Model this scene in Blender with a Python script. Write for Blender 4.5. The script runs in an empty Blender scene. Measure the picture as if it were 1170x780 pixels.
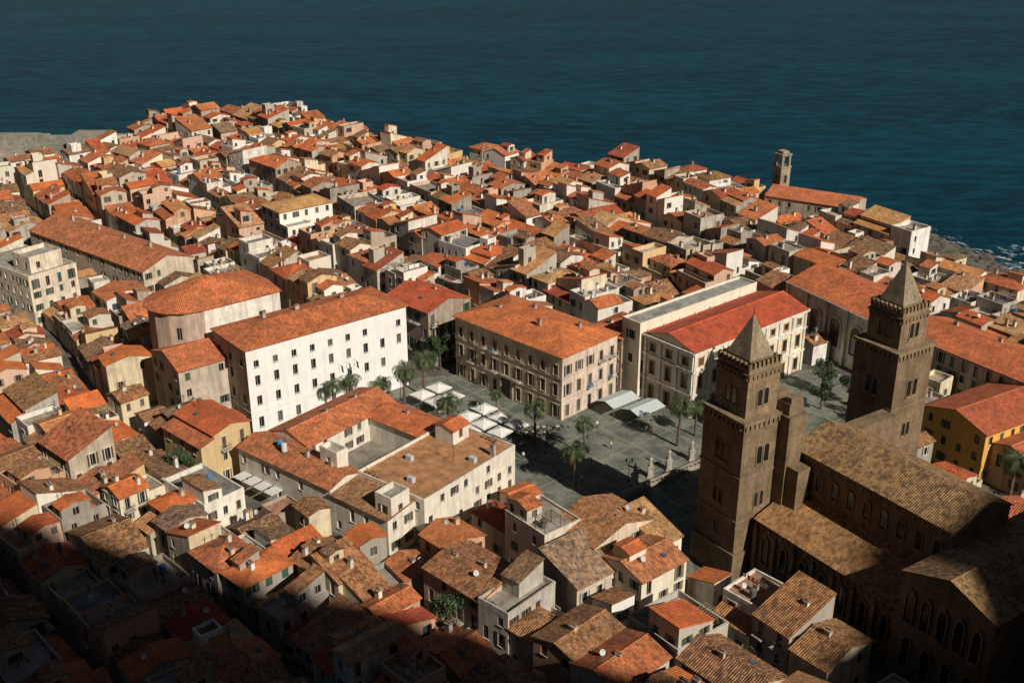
import bpy, math, random, bmesh
from mathutils import Vector, noise
R=random.Random(11)
PL,TILE,GLASS,PAINT,STONE,METAL,TERR,LEAF,BARK,CLOTH=range(10)
scene=bpy.context.scene
COL=scene.collection

# ---------------------------------------------------------------- materials
def newmat(name):
    m=bpy.data.materials.new(name); m.use_nodes=True
    nt=m.node_tree; b=nt.nodes['Principled BSDF']
    return m,nt,b
def N(nt,t,**k):
    n=nt.nodes.new(t)
    for a,v in k.items(): setattr(n,a,v)
    return n
def L(nt,a,b): nt.links.new(a,b)
def math_(nt,op,a,b=None,c=None):
    n=N(nt,'ShaderNodeMath',operation=op)
    for i,x in enumerate((a,b,c)):
        if x is None: continue
        if isinstance(x,(int,float)): n.inputs[i].default_value=x
        else: L(nt,x,n.inputs[i])
    return n.outputs[0]
def mix(nt,fac,a,b,bt='MIX'):
    n=N(nt,'ShaderNodeMix',data_type='RGBA',blend_type=bt)
    for i,x in ((0,fac),(6,a),(7,b)):
        if isinstance(x,(int,float)): n.inputs[i].default_value=x
        elif isinstance(x,tuple): n.inputs[i].default_value=x+(1,) if len(x)==3 else x
        else: L(nt,x,n.inputs[i])
    return n.outputs[2]
def ramp(nt,x,lo,hi,a=0.,b=1.):
    n=N(nt,'ShaderNodeMapRange'); n.interpolation_type='SMOOTHSTEP'
    L(nt,x,n.inputs[0])
    for i,v in enumerate((lo,hi,a,b)): n.inputs[i+1].default_value=v
    return n.outputs[0]
def nz(nt,vec,scale,detail=3,rough=.55,scl=None,rot=0):
    if scl:
        mp=N(nt,'ShaderNodeMapping'); mp.inputs['Scale'].default_value=scl; mp.inputs['Rotation'].default_value=(0,0,rot)
        L(nt,vec,mp.inputs[0]); vec=mp.outputs[0]
    n=N(nt,'ShaderNodeTexNoise'); n.inputs['Scale'].default_value=scale
    n.inputs['Detail'].default_value=detail; n.inputs['Roughness'].default_value=rough
    L(nt,vec,n.inputs['Vector']); return n.outputs[0]
def bump(nt,b,h,s,d):
    n=N(nt,'ShaderNodeBump'); n.inputs['Strength'].default_value=s; n.inputs['Distance'].default_value=d
    L(nt,h,n.inputs['Height']); L(nt,n.outputs[0],b.inputs['Normal'])
def vcomb(nt,x,y,z=0.):
    n=N(nt,'ShaderNodeCombineXYZ')
    for i,v in enumerate((x,y,z)):
        if isinstance(v,(int,float)): n.inputs[i].default_value=v
        else: L(nt,v,n.inputs[i])
    return n.outputs[0]
def scalecol(nt,col,f):
    n=N(nt,'ShaderNodeVectorMath',operation='SCALE'); L(nt,col,n.inputs[0])
    if isinstance(f,(int,float)): n.inputs['Scale'].default_value=f
    else: L(nt,f,n.inputs['Scale'])
    return n.outputs[0]
def colattr(nt):
    a=N(nt,'ShaderNodeAttribute'); a.attribute_name='Col'; return a
def pos(nt): return N(nt,'ShaderNodeNewGeometry').outputs['Position']

def m_plaster():
    m,nt,b=newmat('plaster'); a=colattr(nt); p=pos(nt)
    n1=nz(nt,p,.5,3); n2=nz(nt,p,1.2,3,.6,(1,1,.12)); n3=nz(nt,p,6,1)
    dirt=a.outputs['Alpha']
    f=math_(nt,'MULTIPLY',ramp(nt,n1,.3,.7,.82,1.06),ramp(nt,n2,.3,.62,.70,1.04))
    f=math_(nt,'MULTIPLY_ADD',math_(nt,'SUBTRACT',f,1.),dirt,1.)
    c=scalecol(nt,a.outputs['Color'],f)
    pch=math_(nt,'MULTIPLY',ramp(nt,nz(nt,p,.9,4,.7),.55,.66,0,.5),dirt)
    c=mix(nt,pch,c,mix(nt,.5,c,(.24,.19,.13)))
    L(nt,c,b.inputs['Base Color']); b.inputs['Roughness'].default_value=.92
    bump(nt,b,n3,.25,.05); return m
def m_tile():
    m,nt,b=newmat('roof_tiles'); a=colattr(nt); p=pos(nt)
    uv=N(nt,'ShaderNodeUVMap').outputs[0]
    s=N(nt,'ShaderNodeSeparateXYZ'); L(nt,uv,s.inputs[0]); u,v=s.outputs[0],s.outputs[1]
    cu=math_(nt,'FLOOR',math_(nt,'DIVIDE',u,.34)); rv=math_(nt,'FLOOR',math_(nt,'DIVIDE',v,.46))
    w=N(nt,'ShaderNodeTexWhiteNoise',noise_dimensions='3D'); L(nt,vcomb(nt,cu,rv,.5),w.inputs['Vector'])
    w2=N(nt,'ShaderNodeTexWhiteNoise',noise_dimensions='3D'); L(nt,vcomb(nt,cu,rv,7.5),w2.inputs['Vector'])
    age=a.outputs['Alpha']
    amp=math_(nt,'MULTIPLY_ADD',age,.75,.28)
    f=math_(nt,'MULTIPLY_ADD',math_(nt,'SUBTRACT',w.outputs['Value'],.5),amp,1.)
    cs=math_(nt,'ABSOLUTE',math_(nt,'SINE',math_(nt,'MULTIPLY',u,math.pi/.34)))
    f=math_(nt,'MULTIPLY',f,ramp(nt,cs,0,.6,.52,1.10))  # shade in the channels between tile columns, painted into the colour
    n1=nz(nt,p,.33,4,.62); f=math_(nt,'MULTIPLY',f,ramp(nt,n1,.3,.7,.74,1.18))
    c=scalecol(nt,a.outputs['Color'],f)
    tan=math_(nt,'MULTIPLY',math_(nt,'MULTIPLY',ramp(nt,w2.outputs['Value'],.45,1.,0,1),age),.85)
    c=mix(nt,tan,c,(.44,.24,.10))
    n2=nz(nt,p,1.0,4,.7)
    dk=math_(nt,'MULTIPLY',ramp(nt,n2,.44,.66,0,.75),math_(nt,'MULTIPLY_ADD',age,.85,.16))
    c=mix(nt,dk,c,(.09,.052,.03))
    L(nt,c,b.inputs['Base Color']); b.inputs['Roughness'].default_value=.9
    fr=math_(nt,'FRACT',math_(nt,'DIVIDE',v,.46))
    bump(nt,b,math_(nt,'MULTIPLY_ADD',fr,-.35,cs),.8,.11); return m
def m_simple(name,rough=.7,metal=0,nsc=3,lo=.85,hi=1.1):
    m,nt,b=newmat(name); a=colattr(nt)
    n1=nz(nt,pos(nt),nsc,3); L(nt,scalecol(nt,a.outputs['Color'],ramp(nt,n1,.3,.7,lo,hi)),b.inputs['Base Color'])
    b.inputs['Roughness'].default_value=rough; b.inputs['Metallic'].default_value=metal; return m
def m_stone():
    m,nt,b=newmat('ashlar_stone'); a=colattr(nt); p=pos(nt)
    uv=N(nt,'ShaderNodeUVMap').outputs[0]
    br=N(nt,'ShaderNodeTexBrick'); L(nt,uv,br.inputs['Vector']); br.inputs['Scale'].default_value=1.
    br.inputs['Brick Width'].default_value=.55; br.inputs['Row Height'].default_value=.27; br.inputs['Mortar Size'].default_value=.015
    br.inputs['Color1'].default_value=(.88,.88,.88,1); br.inputs['Color2'].default_value=(1.07,1.06,1.04,1); br.inputs['Mortar'].default_value=(.75,.73,.7,1)
    n1=nz(nt,p,.3,5,.68); n2=nz(nt,p,2.5,4,.7); n4=nz(nt,p,.9,3,.6,(1,1,.15))
    f=math_(nt,'MULTIPLY',ramp(nt,n1,.3,.7,.66,1.15),ramp(nt,n2,.3,.7,.78,1.12))
    f=math_(nt,'MULTIPLY',f,ramp(nt,n4,.3,.6,.75,1.05))
    c=mix(nt,1.,scalecol(nt,a.outputs['Color'],f),br.outputs['Color'],'MULTIPLY')
    L(nt,c,b.inputs['Base Color']); b.inputs['Roughness'].default_value=.95
    bump(nt,b,math_(nt,'MULTIPLY_ADD',br.outputs['Fac'],-1.,n2),.6,.08); return m
def m_glass():
    m,nt,b=newmat('window_glass'); a=colattr(nt)
    L(nt,a.outputs['Color'],b.inputs['Base Color']); b.inputs['Roughness'].default_value=.15; return m
def m_terr():
    m,nt,b=newmat('terrace_floor'); a=colattr(nt); p=pos(nt)
    n1=nz(nt,p,.5,5,.7); n2=nz(nt,p,5,2)
    c=scalecol(nt,a.outputs['Color'],math_(nt,'MULTIPLY',ramp(nt,n1,.3,.7,.55,1.15),ramp(nt,n2,.2,.8,.85,1.1)))
    L(nt,c,b.inputs['Base Color']); b.inputs['Roughness'].default_value=.9; return m
def m_leaf():
    m,nt,b=newmat('leaves'); a=colattr(nt)
    n1=nz(nt,pos(nt),2,2); L(nt,scalecol(nt,a.outputs['Color'],ramp(nt,n1,.3,.7,.6,1.4)),b.inputs['Base Color'])
    b.inputs['Roughness'].default_value=.6; return m
MATS=[m_plaster(),m_tile(),m_glass(),m_simple('painted_wood',.6),m_stone(),m_simple('metal',.45,.6),m_terr(),m_leaf(),m_simple('bark',.95,0,4,.6,1.2),m_simple('canvas',.9)]

def m_sea():
    m,nt,b=newmat('sea_water'); p=pos(nt)
    n1=nz(nt,p,.15,5,.66,(.55,1.25,1),.35); n2=nz(nt,p,.010,3,.6,(.5,1.6,1),.2); n3=nz(nt,p,.6,3,.6,(.6,1.2,1),.3)
    c=mix(nt,ramp(nt,n2,.35,.68),(.0009,.024,.044),(.0014,.040,.066))
    h=math_(nt,'MULTIPLY_ADD',n3,.35,n1)
    c=mix(nt,ramp(nt,h,.58,.92,0,.65),c,(.003,.080,.120))  # wave highlights painted into the water colour
    c=mix(nt,ramp(nt,h,.64,.48,0,.5),c,(.0004,.011,.024))
    L(nt,c,b.inputs['Base Color']); b.inputs['Roughness'].default_value=.20; b.inputs['IOR'].default_value=1.33
    b.inputs['Specular IOR Level'].default_value=.16
    bump(nt,b,h,.6,.8); return m
def m_ground():
    m,nt,b=newmat('street_paving'); p=pos(nt)
    n1=nz(nt,p,.15,4,.6); n2=nz(nt,p,1.5,4,.7)
    c=mix(nt,ramp(nt,n1,.35,.65),(.09,.082,.07),(.16,.145,.12))
    L(nt,scalecol(nt,c,ramp(nt,n2,.3,.7,.7,1.15)),b.inputs['Base Color']); b.inputs['Roughness'].default_value=.9
    bump(nt,b,n2,.3,.05); return m
def m_piazza():
    m,nt,b=newmat('piazza_paving'); p=pos(nt)
    mp=N(nt,'ShaderNodeMapping'); mp.inputs['Rotation'].default_value=(0,0,math.radians(-40)); L(nt,p,mp.inputs[0])
    br=N(nt,'ShaderNodeTexBrick'); L(nt,mp.outputs[0],br.inputs['Vector']); br.inputs['Scale'].default_value=1
    br.inputs['Brick Width'].default_value=1.1; br.inputs['Row Height'].default_value=.55; br.inputs['Mortar Size'].default_value=.02
    br.inputs['Color1'].default_value=(.85,.85,.85,1); br.inputs['Color2'].default_value=(1.08,1.08,1.08,1); br.inputs['Mortar'].default_value=(.5,.5,.5,1)
    b2=N(nt,'ShaderNodeTexBrick'); L(nt,mp.outputs[0],b2.inputs['Vector']); b2.inputs['Scale'].default_value=1; b2.offset=0
    b2.inputs['Brick Width'].default_value=9; b2.inputs['Row Height'].default_value=9; b2.inputs['Mortar Size'].default_value=.2
    n1=nz(nt,p,.2,6,.72)
    base=mix(nt,ramp(nt,n1,.38,.62),(.10,.115,.095),(.21,.22,.18))
    base=mix(nt,math_(nt,'MULTIPLY',b2.outputs['Fac'],.55),base,(.30,.295,.25))
    L(nt,mix(nt,1.,base,br.outputs['Color'],'MULTIPLY'),b.inputs['Base Color']); b.inputs['Roughness'].default_value=.8; return m
def m_rock(name,c1,c2,sc=.12):
    m,nt,b=newmat(name); p=pos(nt)
    n1=nz(nt,p,sc,6,.7); n2=nz(nt,p,sc*6,5,.7)
    c=mix(nt,ramp(nt,n1,.38,.62),c1,c2)
    L(nt,scalecol(nt,c,ramp(nt,n2,.3,.7,.6,1.2)),b.inputs['Base Color']); b.inputs['Roughness'].default_value=.95
    bump(nt,b,n2,.8,.5); return m
def m_foam():
    m,nt,b=newmat('sea_foam'); p=pos(nt)
    n1=nz(nt,p,.38,7,.78)
    b.inputs['Base Color'].default_value=(.55,.64,.68,1); b.inputs['Roughness'].default_value=.7
    L(nt,ramp(nt,n1,.5,.64,0,.85),b.inputs['Alpha']); return m

# ---------------------------------------------------------------- mesh builder
class MB:
    def __init__(s): s.v=[];s.f=[];s.m=[];s.c=[];s.uv=[];s.n=[]
    def face(s,pts,mat,col,uvs=None):
        i=len(s.v); s.v.extend(pts); k=len(pts); s.f.append(tuple(range(i,i+k))); s.m.append(mat)
        if len(col)==3: col=(col[0],col[1],col[2],1.)
        s.c.append(col); s.n.append(k)
        if uvs is None:
            a,b,c=pts[0],pts[1],pts[2]
            dx,dy=b[0]-a[0],b[1]-a[1]
            if abs(a[2]-b[2])<1e-6 and abs(a[2]-c[2])<1e-6: uvs=[(q[0],q[1]) for q in pts]
            else:
                l=math.hypot(dx,dy)
                if l<1e-6: dx,dy=c[0]-a[0],c[1]-a[1]; l=math.hypot(dx,dy) or 1
                dx/=l;dy/=l; uvs=[(q[0]*dx+q[1]*dy,q[2]) for q in pts]
        s.uv.append(uvs)
    def box(s,x0,x1,y0,y1,z0,z1,mat,col,bottom=False):
        s.ob(0,0,1,0,x0,x1,-y1,-y0,z0,z1,mat,col,bottom)
    def ob(s,ox,oy,dx,dy,u0,u1,o0,o1,z0,z1,mat,col,bottom=True):
        nx,ny=dy,-dx
        P=lambda u,o,z:(ox+dx*u+nx*o,oy+dy*u+ny*o,z)
        a,b,c,d=P(u0,o1,z0),P(u1,o1,z0),P(u1,o0,z0),P(u0,o0,z0)
        e,f,g,h=P(u0,o1,z1),P(u1,o1,z1),P(u1,o0,z1),P(u0,o0,z1)
        for q in ((a,b,f,e),(b,c,g,f),(c,d,h,g),(d,a,e,h),(e,f,g,h)): s.face(q,mat,col)
        if bottom: s.face((d,c,b,a),mat,col)
    def cyl(s,x,y,z0,z1,r0,r1,mat,col,n=8,cap=True):
        a=[(x+r0*math.cos(2*math.pi*i/n),y+r0*math.sin(2*math.pi*i/n),z0) for i in range(n)]
        b=[(x+r1*math.cos(2*math.pi*i/n),y+r1*math.sin(2*math.pi*i/n),z1) for i in range(n)]
        for i in range(n):
            j=(i+1)%n; s.face((a[i],a[j],b[j],b[i]),mat,col)
        if cap and r1>.01: s.face(b,mat,col)
    def finish(s,name,loc=(0,0,0),ang=0.,smooth=False):
        me=bpy.data.meshes.new(name); me.from_pydata(s.v,[],s.f)
        for m in MATS: me.materials.append(m)
        me.polygons.foreach_set('material_index',s.m)
        ca=me.attributes.new('Col','FLOAT_COLOR','CORNER'); buf=[]
        for c,n in zip(s.c,s.n): buf.extend(c*n)
        ca.data.foreach_set('color',buf)
        ul=me.uv_layers.new(name='UVMap'); buf=[]
        for us in s.uv:
            for q in us: buf.append(q[0]); buf.append(q[1])
        ul.data.foreach_set('uv',buf)
        if smooth: me.polygons.foreach_set('use_smooth',[True]*len(s.f))
        o=bpy.data.objects.new(name,me); o.location=loc; o.rotation_euler=(0,0,ang); COL.objects.link(o); return o

def wall(mb,p0,p1,z0,z1,cols,rows,mat,col,skip=.3,rec=.2,shut=.4,sc=(.05,.09,.06),trim=None,balc=0.,glass=(.012,.014,.016)):
    dx,dy=p1[0]-p0[0],p1[1]-p0[1]; Ln=math.hypot(dx,dy)
    if Ln<.01: return
    dx/=Ln;dy/=Ln;nx,ny=dy,-dx
    P=lambda u,z,o=0.:(p0[0]+dx*u+nx*o,p0[1]+dy*u+ny*o,z)
    q=lambda u0,u1,a,b:mb.face((P(u0,a),P(u1,a),P(u1,b),P(u0,b)),mat,col)
    z=z0
    for (ra,rb) in rows:
        if ra-z>.01: q(0,Ln,z,ra)
        u=0
        for (ca,cb) in cols:
            if R.random()<skip: continue
            q(u,ca,ra,rb); u=cb
            closed=R.random()<shut*.6
            gc=sc if closed else glass; r=.06 if closed else rec
            if not closed and R.random()<.25: gc=(.09,.09,.085)
            mb.face((P(ca,ra,-r),P(cb,ra,-r),P(cb,rb,-r),P(ca,rb,-r)),PAINT if closed else GLASS,gc)
            mb.face((P(ca,ra),P(cb,ra),P(cb,ra,-r),P(ca,ra,-r)),mat,col)
            mb.face((P(ca,rb,-r),P(cb,rb,-r),P(cb,rb),P(ca,rb)),mat,col)
            mb.face((P(ca,ra),P(ca,ra,-r),P(ca,rb,-r),P(ca,rb)),mat,col)
            mb.face((P(cb,ra,-r),P(cb,ra),P(cb,rb),P(cb,rb,-r)),mat,col)
            if not closed:
                m_=(ca+cb)/2; mb.ob(p0[0],p0[1],dx,dy,m_-.04,m_+.04,-r,-r+.04,ra,rb,PAINT,(.3,.25,.2),False)
            if trim:
                t=.16
                mb.ob(p0[0],p0[1],dx,dy,ca-t,ca,-.02,.07,ra,rb,PL,trim); mb.ob(p0[0],p0[1],dx,dy,cb,cb+t,-.02,.07,ra,rb,PL,trim)
                mb.ob(p0[0],p0[1],dx,dy,ca-t-.06,cb+t+.06,-.02,.12,rb,rb+.22,PL,trim); mb.ob(p0[0],p0[1],dx,dy,ca-t-.05,cb+t+.05,-.02,.14,ra-.14,ra,PL,trim)
            else:
                mb.ob(p0[0],p0[1],dx,dy,ca-.1,cb+.1,-.02,.10,ra-.09,ra,PL,(.5,.47,.42))
            if not closed and R.random()<shut:
                w=(cb-ca)/2
                mb.ob(p0[0],p0[1],dx,dy,ca-w,ca-.02,.01,.06,ra,rb,PAINT,sc); mb.ob(p0[0],p0[1],dx,dy,cb+.02,cb+w,.01,.06,ra,rb,PAINT,sc)
            if rb-ra>1.9 and ra>2 and R.random()<balc:
                a,b=ca-.45,cb+.45
                mb.ob(p0[0],p0[1],dx,dy,a,b,0.,.9,ra-.3,ra-.16,PL,(.5,.47,.42))
                mb.ob(p0[0],p0[1],dx,dy,a,b,.84,.88,ra+.75,ra+.80,METAL,(.03,.03,.03))
                k=9
                for i in range(k): 
                    uu=a+(b-a-.03)*i/(k-1); mb.ob(p0[0],p0[1],dx,dy,uu,uu+.03,.845,.875,ra-.16,ra+.75,METAL,(.03,.03,.03))
                for uu in (a,b-.03): mb.ob(p0[0],p0[1],dx,dy,uu,uu+.03,0,.84,ra+.75,ra+.79,METAL,(.03,.03,.03))
                if R.random()<.35:
                    for t in range(3):
                        uu=a+.1+t*.55; mb.ob(p0[0],p0[1],dx,dy,uu,uu+.45,.9,.93,ra+.1,ra+.72,CLOTH,R.choice(((.6,.6,.6),(.1,.2,.4),(.5,.1,.1),(.6,.5,.3))))
        q(u,Ln,ra,rb); z=rb
    if z1-z>.01: q(0,Ln,z,z1)

def slab(mb,pts,col,th=.15,lift=.01,mat=TILE):
    a,b=Vector(pts[0]),Vector(pts[1]); e=(b-a).normalized()
    n=e.cross(Vector(pts[2])-b).normalized()
    if n.z<0: n=-n
    s=n.cross(e)
    if s.z<0: s=-s
    ou,ov=R.random()*50//.34*.34,R.random()*50//.46*.46
    top=[(p[0],p[1],p[2]+lift+th) for p in pts]; bot=[(p[0],p[1],p[2]+lift) for p in pts]
    uvs=[((Vector(p)-a).dot(e)+ou,(Vector(p)-a).dot(s)+ov) for p in pts]
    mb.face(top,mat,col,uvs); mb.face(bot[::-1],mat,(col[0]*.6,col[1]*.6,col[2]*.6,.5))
    k=len(pts); ec=(col[0]*.75,col[1]*.75,col[2]*.75,.5)  # edges, like the underside, shaded by darkening the tile colour
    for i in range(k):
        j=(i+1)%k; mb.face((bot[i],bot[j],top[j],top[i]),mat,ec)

def roof_on(mb,x0,x1,y0,y1,h,kind,axis,pitch,rc,wc,over=.35,mat=PL,skip_gable=False):
    sw=(axis=='y')
    if sw: x0,x1,y0,y1=y0,y1,x0,x1
    T=(lambda p:(p[1],p[0],p[2])) if sw else (lambda p:p)
    S=lambda pts,**k:slab(mb,[T(p) for p in pts],k.pop('c',rc),**k)
    F=lambda pts,m,c:mb.face([T(p) for p in (pts[::-1] if sw else pts)],m,c)
    o=over
    if kind=='gable':
        ym=(y0+y1)/2; rise=(y1-y0)/2*pitch; e=h-o*pitch
        F([(x1,y0,h),(x1,y1,h),(x1,ym,h+rise)],mat,wc); F([(x0,y1,h),(x0,y0,h),(x0,ym,h+rise)],mat,wc)
        S([(x0-o*.5,y0-o,e),(x1+o*.5,y0-o,e),(x1+o*.5,ym-.005,h+rise),(x0-o*.5,ym-.005,h+rise)])
        S([(x1+o*.5,y1+o,e),(x0-o*.5,y1+o,e),(x0-o*.5,ym+.005,h+rise),(x1+o*.5,ym+.005,h+rise)])
        c=(min(rc[0]*1.15,1),rc[1]*1.2,rc[2]*1.25,rc[3])
        r=h+rise+.15; z=[(x0-o*.5-.02,ym-.16,r-.03),(x1+o*.5+.02,ym-.16,r-.03),(x1+o*.5+.02,ym,r+.1),(x0-o*.5-.02,ym,r+.1)]
        F(z,TILE,c); F([(z[3]),(z[2]),(z[1][0],ym+.16,r-.03),(z[0][0],ym+.16,r-.03)],TILE,c)
        return h+rise
    if kind=='shed':
        rise=(y1-y0)*pitch; e=h-o*pitch
        F([(x1,y0,h),(x1,y1,h),(x1,y1,h+rise)],mat,wc); F([(x0,y1,h),(x0,y0,h),(x0,y1,h+rise)],mat,wc)
        F([(x1,y1,h),(x0,y1,h),(x0,y1,h+rise),(x1,y1,h+rise)],mat,wc)
        S([(x0-.12,y0-o,e),(x1+.12,y0-o,e),(x1+.12,y1+.12,h+rise+.12*pitch),(x0-.12,y1+.12,h+rise+.12*pitch)])
        return h+rise
    if kind=='hip':
        w=(y1-y0)/2; ym=(y0+y1)/2; rise=w*pitch; e=h-o*pitch
        w2=min(w,(x1-x0)/2-.05)
        A,B,C,D=(x0-o,y0-o,e),(x1+o,y0-o,e),(x1+o,y1+o,e),(x0-o,y1+o,e); E,G=(x0+w2,ym,h+rise),(x1-w2,ym,h+rise)
        S([A,B,G,E],lift=0);S([C,D,E,G],lift=0);S([B,C,G],lift=0);S([D,A,E],lift=0)
        return h+rise
    mb.box(x0+.05,x1-.05,y0+.05,y1-.05,h-.3,h+.02,TERR,rc) if not sw else mb.box(y0+.05,y1-.05,x0+.05,x1-.05,h-.3,h+.02,TERR,rc)
    X0,X1,Y0,Y1=(x0,x1,y0,y1) if not sw else (y0,y1,x0,x1)
    ph=h+R.choice((.5,.9,1.0)); t=.22
    for b in ((X0-.02,X1+.02,Y0-.02,Y0+t),(X0-.02,X1+.02,Y1-t,Y1+.02),(X0-.02,X0+t,Y0+t+.003,Y1-t-.003),(X1-t,X1+.02,Y0+t+.003,Y1-t-.003)):
        mb.box(*b,h-.1,ph,mat,wc,True)
    return h

def block(mb,x0,x1,y0,y1,h,kind='gable',axis='x',pitch=.36,wc=(.6,.52,.4),rc=(.4,.14,.06,.3),z0=0.,winw=.95,winh=1.5,sp=2.6,fl=3.1,skip=.3,over=.35,shut=.4,sc=(.05,.09,.06),mat=PL,trim=None,balc=0.,sides='senw',blank=''):
    nf=max(1,int(round((h-z0)/fl))); f=(h-z0)/nf
    C={'s':((x0,y0),(x1,y0)),'e':((x1,y0),(x1,y1)),'n':((x1,y1),(x0,y1)),'w':((x0,y1),(x0,y0))}
    for sd in sides:
        p0,p1=C[sd]; Ln=math.hypot(p1[0]-p0[0],p1[1]-p0[1])
        n=int((Ln-.5)/sp); cols=[]
        for i in range(n):
            c=(i+.5)*Ln/n; cols.append((c-winw/2,c+winw/2))
        rows=[]
        if sd in blank: cols=[]
        elif n:
            for i in range(nf):
                b=z0+i*f; fr=R.random()<(.5 if balc>0 else .15)
                if fr: rows.append((b+.15,min(b+2.4,b+f-.35)))
                else: rows.append((b+f*.32,min(b+f*.32+winh,b+f-.35)))
        wall(mb,p0,p1,z0,h,cols,rows,mat,wc,skip,.2,shut,sc,trim,balc)
    return roof_on(mb,x0,x1,y0,y1,h,kind,axis,pitch,rc,wc,over,mat)

def chimney(mb,x,y,z,c=(.45,.4,.34)):
    w=.3+R.random()*.15; hh=.7+R.random()*.7
    mb.box(x-w,x+w,y-w*.7,y+w*.7,z-1.2,z+hh,PL,c); mb.box(x-w-.08,x+w+.08,y-w*.7-.08,y+w*.7+.08,z+hh+.002,z+hh+.12,PL,(.3,.26,.22),True)
    mb.box(x-w+.06,x+w-.06,y-.1,y+.1,z+hh+.122,z+hh+.35,TILE,(.35,.13,.07,.5))
def antenna(mb,x,y,z):
    g=(.12,.12,.12); hh=1.8+R.random()*1.6
    mb.box(x-.03,x+.03,y-.03,y+.03,z-.5,z+hh,METAL,g)
    for k in range(3): 
        zz=z+hh-.15-.3*k; mb.box(x-.55+.1*k,x+.55-.1*k,y-.02+.05,y+.02+.05,zz,zz+.04,METAL,g)
    mb.box(x-.02-.05,x+.02-.05,y-.5,y+.5,z+hh-.3,z+hh-.26,METAL,g)
def dish(mb,x,y,z,a=2.2):
    mb.box(x-.03,x+.03,y-.03,y+.03,z-.4,z+.7,METAL,(.2,.2,.2))
    c=Vector((x,y,z+.8)); n=Vector((math.cos(a)*.85,math.sin(a)*.85,.5)).normalized(); t=n.cross(Vector((0,0,1))).normalized(); s=n.cross(t)
    pts=[tuple(c+n*.12+t*.42*math.cos(k*math.pi/5)+s*.42*math.sin(k*math.pi/5)) for k in range(10)]
    for k in range(10): mb.face((tuple(c),pts[k],pts[(k+1)%10]),PAINT,(.5,.5,.48))
def tank(mb,x,y,z,c=(.08,.2,.4)):
    mb.cyl(x,y,z,z+1.3,.5,.5,PAINT,c,10); mb.cyl(x,y,z+1.3,z+1.45,.5,.2,PAINT,c,10)

ORANGE=[(.64,.155,.04,.12),(.58,.13,.038,.2),(.66,.18,.05,.15),(.58,.15,.05,.4),(.54,.12,.035,.25),(.62,.19,.065,.35),(.50,.13,.045,.55),(.56,.16,.06,.7)]
RED=[(.50,.085,.032,.10),(.44,.075,.03,.2),(.38,.075,.035,.3)]
OLD=[(.31,.14,.06,.95),(.37,.17,.075,.85),(.26,.12,.06,1.),(.42,.16,.065,.7),(.24,.13,.075,.9),(.36,.145,.06,1.),(.20,.11,.065,1.),(.23,.16,.11,1.)]
TAN=[(.62,.31,.115,.35),(.56,.31,.14,.5),(.64,.27,.09,.2)]
def roofcol(old=.33):
    r=R.random(); n=1-old
    c=R.choice(OLD) if r<old else R.choice(ORANGE) if r<old+n*.74 else R.choice(RED) if r<old+n*.85 else R.choice(TAN)
    j=.82+R.random()*.26; return (c[0]*j,c[1]*j*(.9+R.random()*.2),c[2]*j,min(1,c[3]*(.7+R.random()*.6)))
WALLS=[(.76,.72,.65),(.78,.76,.71),(.72,.66,.55),(.68,.56,.38),(.64,.46,.24),(.62,.42,.31),(.46,.42,.36),(.52,.44,.33),(.74,.69,.60),(.36,.32,.27),(.74,.64,.46),(.56,.50,.43),(.78,.75,.69),(.70,.64,.56),(.42,.34,.26),(.60,.36,.22)]
SHUT=[(.04,.09,.06),(.12,.06,.03),(.2,.17,.13),(.03,.05,.08),(.25,.24,.22),(.08,.035,.02)]
def wallcol(): 
    c=R.choice(WALLS); j=.88+R.random()*.14; return tuple(q*j for q in c)+(R.choice((.4,.8,1.)),)
TC=[(.32,.28,.23,1),(.40,.21,.13,1),(.22,.21,.2,1),(.45,.41,.35,1),(.36,.30,.24,1)]

# ---------------------------------------------------------------- occupancy
def inpoly(x,y,P):
    c=False; j=len(P)-1
    for i in range(len(P)):
        xi,yi=P[i]; xj,yj=P[j]
        if (yi>y)!=(yj>y) and x<(xj-xi)*(y-yi)/(yj-yi)+xi: c=not c
        j=i
    return c
COAST=[(-420,385),(-260,400),(-189,418),(-150,420),(-138,446),(-118,455),(-100,456),(-70,436),(-36,402),(-7,380),(14,371),(40,368),(62,358),(86,348),(100,338),(110,322),(117,306),(124,286),(131,262),(150,225),(195,160),(420,-50)]
LAND=COAST+[(420,-380),(-420,-380)]
PIAZZA=[(-44,178),(-47,186),(-21,209),(-20,212),(-12,214),(9.4,193),(17,204),(20,206),(26,201),(34,193),(60,215),(66,218),(76,200),(66,176),(44,156),(28,152),(27,138),(20,147),(12,153),(4,162),(-27,190)]
OCC=[PIAZZA,[(-420,520),(-141,520),(-141,384),(-158,362),(-190,352),(-420,340)]]; CELL=set()
def rect_pts(cx,cy,w,d,ang,m=0.):
    ca,sa=math.cos(ang),math.sin(ang); w2,d2=w/2+m,d/2+m
    return [(cx+x*ca-y*sa,cy+x*sa+y*ca) for x,y in ((-w2,-d2),(w2,-d2),(w2,d2),(-w2,d2))]
def mark(cx,cy,w,d,ang,m=0.):
    ca,sa=math.cos(ang),math.sin(ang); nx=int(w/.7)+2; ny=int(d/.7)+2
    for i in range(nx+1):
        for j in range(ny+1):
            x=-w/2-m+(w+2*m)*i/nx; y=-d/2-m+(d+2*m)*j/ny
            CELL.add((int(math.floor(cx+x*ca-y*sa)),int(math.floor(cy+x*sa+y*ca))))
def samples(cx,cy,w,d,ang,n=4):
    ca,sa=math.cos(ang),math.sin(ang)
    for i in range(n+1):
        for j in range(n+1):
            x=-w/2+w*i/n; y=-d/2+d*j/n
            yield cx+x*ca-y*sa,cy+x*sa+y*ca
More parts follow.
